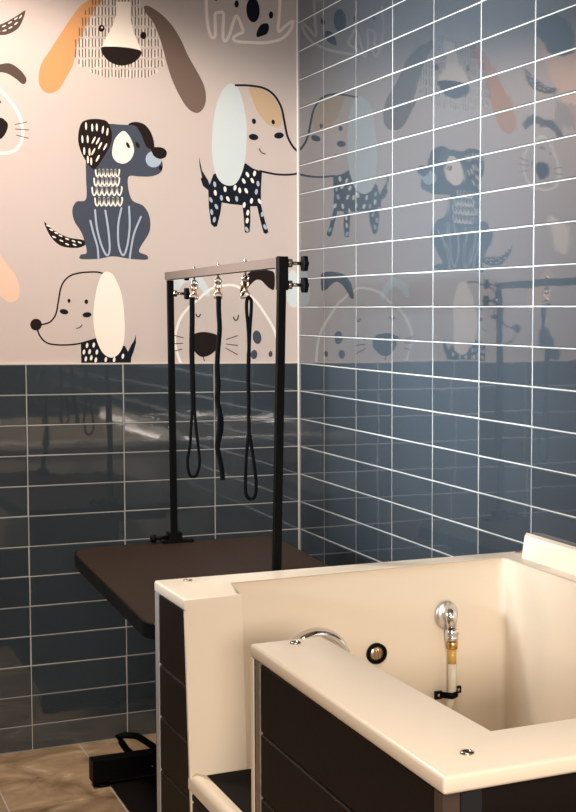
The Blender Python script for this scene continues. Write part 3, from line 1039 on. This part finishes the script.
def stick(bm, a, b, r, up=False):
    v = []
    for p in (a, b):
        for (du, dv) in ((-r, -r), (r, -r), (r, r), (-r, r)):
            v.append(bm.verts.new((p.x + du, p.y, p.z + dv) if up else (p.x + du, p.y + dv, p.z)))
    for f in ((3, 2, 1, 0), (4, 5, 6, 7), (0, 1, 5, 4), (1, 2, 6, 5), (2, 3, 7, 6), (3, 0, 4, 7)):
        bm.faces.new([v[i] for i in f])


arm = thing('grooming_rack', 'black two-post overhead leash rack with tan crossbar clamped on the table', 'rack', (-0.580, -1.07, TZ))
bm = BM()
stick(bm, PB[0] + Vector((0, 0, .001)), Vector((AX0, AY0, BZ[0] - .0125)), .0088)
bevel(bm, .0015, 2)
pl = obj('post', bm, BLACKM, arm)
bm = BM()
stick(bm, PB[1] + Vector((0, 0, .001)), PT[1] - Vector((0, 0, .002)), .0088)
bevel(bm, .0015, 2)
pr_ = obj('post', bm, BLACKM, arm)
bm = BM()
box(bm, AX1 - .0105, AX1 + .0115, AY1 - .0115, AY1 + .0105, 1.513, 1.592)
bevel(bm, .0015, 2)
obj('sleeve', bm, BLACKP, pr_)
bm = BM()
stick(bm, Vector((AX0 - .002, AY0 + .0125, BZ[0])), Vector((AX1, AY1 + .0165, BZ[1])), .0115, True)
bevel(bm, .002, 2)
bar = obj('crossbar', bm, BRONZE, arm)
bar['label'] = 'tan metal crossbar'
bm = BM()
box(bm, AX1 - .0115, AX1 + .0105, AY1 + .0108, AY1 + .0160, 1.514, 1.590)
bevel(bm, .0015, 2)
obj('end_plate', bm, mat('satin_plate', (0.10, 0.075, 0.06), 0.5, metal=.1, spec=.15), bar)


def knob(px, py, pz, d, parent, s=1.0):
    bm = BM()
    tube(bm, [(px, py, pz), (px + d * .012, py, pz)], .011 * s, 12, ref=Vector((0, 0, 1)))
    tube(bm, [(px + d * .010, py, pz), (px + d * .034, py, pz)], .0045 * s, 10, ref=Vector((0, 0, 1)))
    k = obj('knob_stem', bm, STEEL, parent)
    bm = BM()
    n = 36
    prof = [(-.0065, .75), (-.0045, 1.0), (.0045, 1.0), (.0065, .75)]
    rings = []
    for (h, f) in prof:
        rings.append([bm.verts.new((px + d * .043 + h, py + f * (.0195 + .0022 * math.cos(6 * t)) * s * math.cos(t), pz + f * (.0195 + .0022 * math.cos(6 * t)) * s * math.sin(t)))
                      for t in [2 * PI * i / n for i in range(n)]])
    for A, B in zip(rings, rings[1:]):
        for i in range(n):
            bm.faces.new((A[i], A[(i + 1) % n], B[(i + 1) % n], B[i]))
    bm.faces.new(rings[0]); bm.faces.new(rings[-1])
    return obj('knob', bm, BLACKP, k, smooth=True)


knob(AX1 + .0115, AY1, 1.577, 1, pr_, .92)
knob(AX1 + .0115, AY1, 1.526, 1, pr_, .92)
PXL = AX0 + .0085
knob(PXL - .001, AY0, 1.517, 1, pl, .92)
knob(PXL - .001, AY0, 1.574, 1, pl, .85)
# eye bolts through the crossbar
hooks = []
for hp in ((193, 268), (219, 266), (248.6, 264)):
    p = at(hp[0], hp[1], 0, -.579)
    t = (p.y - AY0) / (AY1 - AY0)
    hx, py, hz_ = AX0 + (AX1 - AX0) * t, p.y, BZ[0] + (BZ[1] - BZ[0]) * t
    hooks.append((hx, py, hz_))
    bm = BM()
    tube(bm, [(hx, py, hz_ - .022), (hx, py, hz_ + .021)], .0028, 8, ref=Vector((1, 0, 0)))
    lathe(bm, [(.005, 0), (.005, .004), (0, .004)], (hx, py, hz_ + .0118), (0, 0, 1), 6)
    tube(bm, [(hx + .008 * math.cos(a), py, hz_ - .0285 + .008 * math.sin(a)) for a in [2 * PI * i / 18 for i in range(18)]], .0024, 8, closed=True, ref=Vector((0, 1, 0)))
    e = obj('eye_bolt', bm, STEEL, bar)
# clamps holding the posts on the table edge
for (x, y, s) in ((PB[0].x, PB[0].y, 1), (PB[1].x, PB[1].y, -1)):
    bm = BM()
    box(bm, x - .040, x + .055, y - .026, y + .026, TZ + .0008, TZ + .009)
    box(bm, x - .020, x + .020, y - .020, y + .020, TZ + .009, TZ + .032)
    bevel(bm, .002, 1)
    tube(bm, [(x - .020, y - .004, TZ + .018), (x - .062, y - .004, TZ + .016)], .0055, 10, ref=Vector((0, 0, 1)))
    lathe(bm, [(.006, 0), (.013, .003), (.013, .014), (.006, .018), (0, .018)], (x - .056, y - .004, TZ + .016), (-1, 0, 0), 12)
    obj('clamp', bm, BLACKP, arm)


def sweep2(pts, y, wob=0.0):
    return [Vector((p.x, y + wob * math.sin(i * .9), p.z)) for i, p in enumerate(pts)]


def leash(i, label, strands, rads, cat='leash'):
    hx, py, hz_ = hooks[i]
    top = strands[0][0]
    zt = at(top[0], top[1], 1, py).z
    t = thing('grooming_leash', label, cat, (hx, py, zt), 'black grooming leashes on the crossbar')
    # snap hook: closed loop, swivel barrel and the strap's ring
    z1, z0 = hz_ - .034, zt - .002        # the room between the eye bolt and the strap
    d = (z1 - z0)
    bm = BM()
    tube(bm, [(hx + .0075 * math.cos(a), py + .003, z1 - d * .20 + d * .26 * math.sin(a)) for a in [2 * PI * k / 18 for k in range(18)]], .0030, 8, closed=True, ref=Vector((0, 1, 0)))
    lathe(bm, [(.0045, 0), (.0062, .002), (.0062, .008), (.0040, .011)], (hx, py + .003, z1 - d * .46 - .011), (0, 0, 1), 12)
    sn = obj('snap_hook', bm, COPPER, t)
    bm = BM()
    w, a0, a1 = .0105, z0 - .003, z1 - d * .46 - .009
    tube(bm, [(hx - w, py + .003, a0), (hx - w, py + .003, a1 - .005), (hx - w * .5, py + .003, a1), (hx + w * .5, py + .003, a1), (hx + w, py + .003, a1 - .005), (hx + w, py + .003, a0)], .0028, 8, closed=True, ref=Vector((0, 1, 0)))
    obj('swivel_ring', bm, COPPER, sn)
    bm = BM()
    for (st, r) in zip(strands, rads):
        q = smoothed(st, False, 6)
        P = [at(a, b, 1, py) for a, b in q]
        off = hx - at(top[0], top[1], 1, py).x
        P = [Vector((p.x + 0 * off, py, p.z)) for k, p in enumerate(P)]
        tube(bm, P, r, 8, flat=.45, ref=Vector((1, 0, 0)))
    obj('strap', bm, STRAP, t, smooth=True)
    return t


leash(0, 'left black leash nearest the wall, ending in a slim loop', [
    [(192, 297), (192.2, 320), (191.8, 345), (192.3, 370), (193, 395), (193, 405)],
    [(193, 400), (191.2, 425), (190, 445), (187.6, 460), (188.6, 472), (192.5, 477), (197, 474), (199.6, 462), (198, 445), (195.8, 425), (193.6, 400)]], [.0075, .0042])
leash(1, 'middle black leash, twisted and hanging straight without a loop', [
    [(218.6, 296), (218.8, 312), (219.6, 330), (217.8, 352), (217.2, 370), (218.2, 385), (217.0, 400), (219.8, 412), (219.2, 430), (217.2, 446), (219.6, 458), (221.6, 468), (222.6, 480)],
    [(219, 385), (218.4, 402), (221.8, 420), (221.4, 432), (218.6, 444), (218.2, 450)]], [.0068, .0048])
leash(2, 'right black leash beside the thick post, ending in a long loop', [
    [(249.5, 296), (247.0, 300), (246.6, 310), (248.2, 328), (248.8, 345), (248.6, 362)],
    [(247.5, 297), (251.0, 300), (251.2, 310), (250.0, 328), (249.2, 345), (249.0, 362)],
    [(248.8, 352), (248.2, 375), (248.6, 395), (248.8, 420), (248.8, 440)],
    [(248.8, 432), (246.4, 455), (245.4, 480), (246.0, 494), (250.0, 499), (255.0, 496), (256.0, 482), (253.2, 458), (249.4, 432)]], [.0045, .0045, .0052, .0045])

# ------------------------------------------------------------------ lamps of the room and an added fill light
def area(name, loc, aim, sx, sy, watt, col, spread=180):
    d = bpy.data.lights.new(name, 'AREA')
    d.shape = 'RECTANGLE'
    d.size, d.size_y = sx, sy
    d.energy = watt
    d.color = col
    d.spread = math.radians(spread)
    o = bpy.data.objects.new(name, d)
    COL.objects.link(o)
    o.location = loc
    o.rotation_euler = (Vector(aim) - Vector(loc)).to_track_quat('-Z', 'Y').to_euler()
    return o


WARM = (1.0, 0.90, 0.80)


def spot(name, loc, aim, deg, blend, watt, col, rad):
    d = bpy.data.lights.new(name, 'SPOT')
    d.spot_size = math.radians(deg)
    d.spot_blend = blend
    d.energy = watt
    d.color = col
    d.shadow_soft_size = rad
    o = bpy.data.objects.new(name, d)
    COL.objects.link(o)
    o.location = loc
    o.rotation_euler = (Vector(aim) - Vector(loc)).to_track_quat('-Z', 'Y').to_euler()
    return o


spot('ceiling_lamp', (-1.50, -1.05, 2.93), (-1.50, -1.05, 0), 148, .22, 218, WARM, .12)
area('ceiling_lamp', (-1.5, -4.5, 2.97), (-1.5, -4.5, 0), 1.2, 0.9, 46, WARM, 135)
area('ceiling_lamp', (-1.6, -6.2, 2.97), (-1.6, -6.2, 0), 1.4, 0.9, 18, WARM, 150)
area('window_daylight', (-4.3, -2.1, 1.95), (0, -1.20, 1.72), 1.0, 0.6, 42, (0.80, 0.90, 1.0), 34)
area('tub_front_fill', (-2.0, -8.05, 1.95), (-0.35, -2.2, 0.75), 1.2, 0.6, 8.5, WARM, 30)  # added fill, no fixture: brightens the tub faces turned to the front
w = bpy.data.worlds.new('world')
SC.world = w
w.use_nodes = True
w.node_tree.nodes['Background'].inputs[0].default_value = (1.0, .9, .8, 1)
w.node_tree.nodes['Background'].inputs[1].default_value = 0.05

SC.view_settings.view_transform = 'Standard'
SC.view_settings.look = 'None'
SC.view_settings.gamma = 1
SC.view_settings.use_curve_mapping = False
SC.view_settings.exposure = 0.0
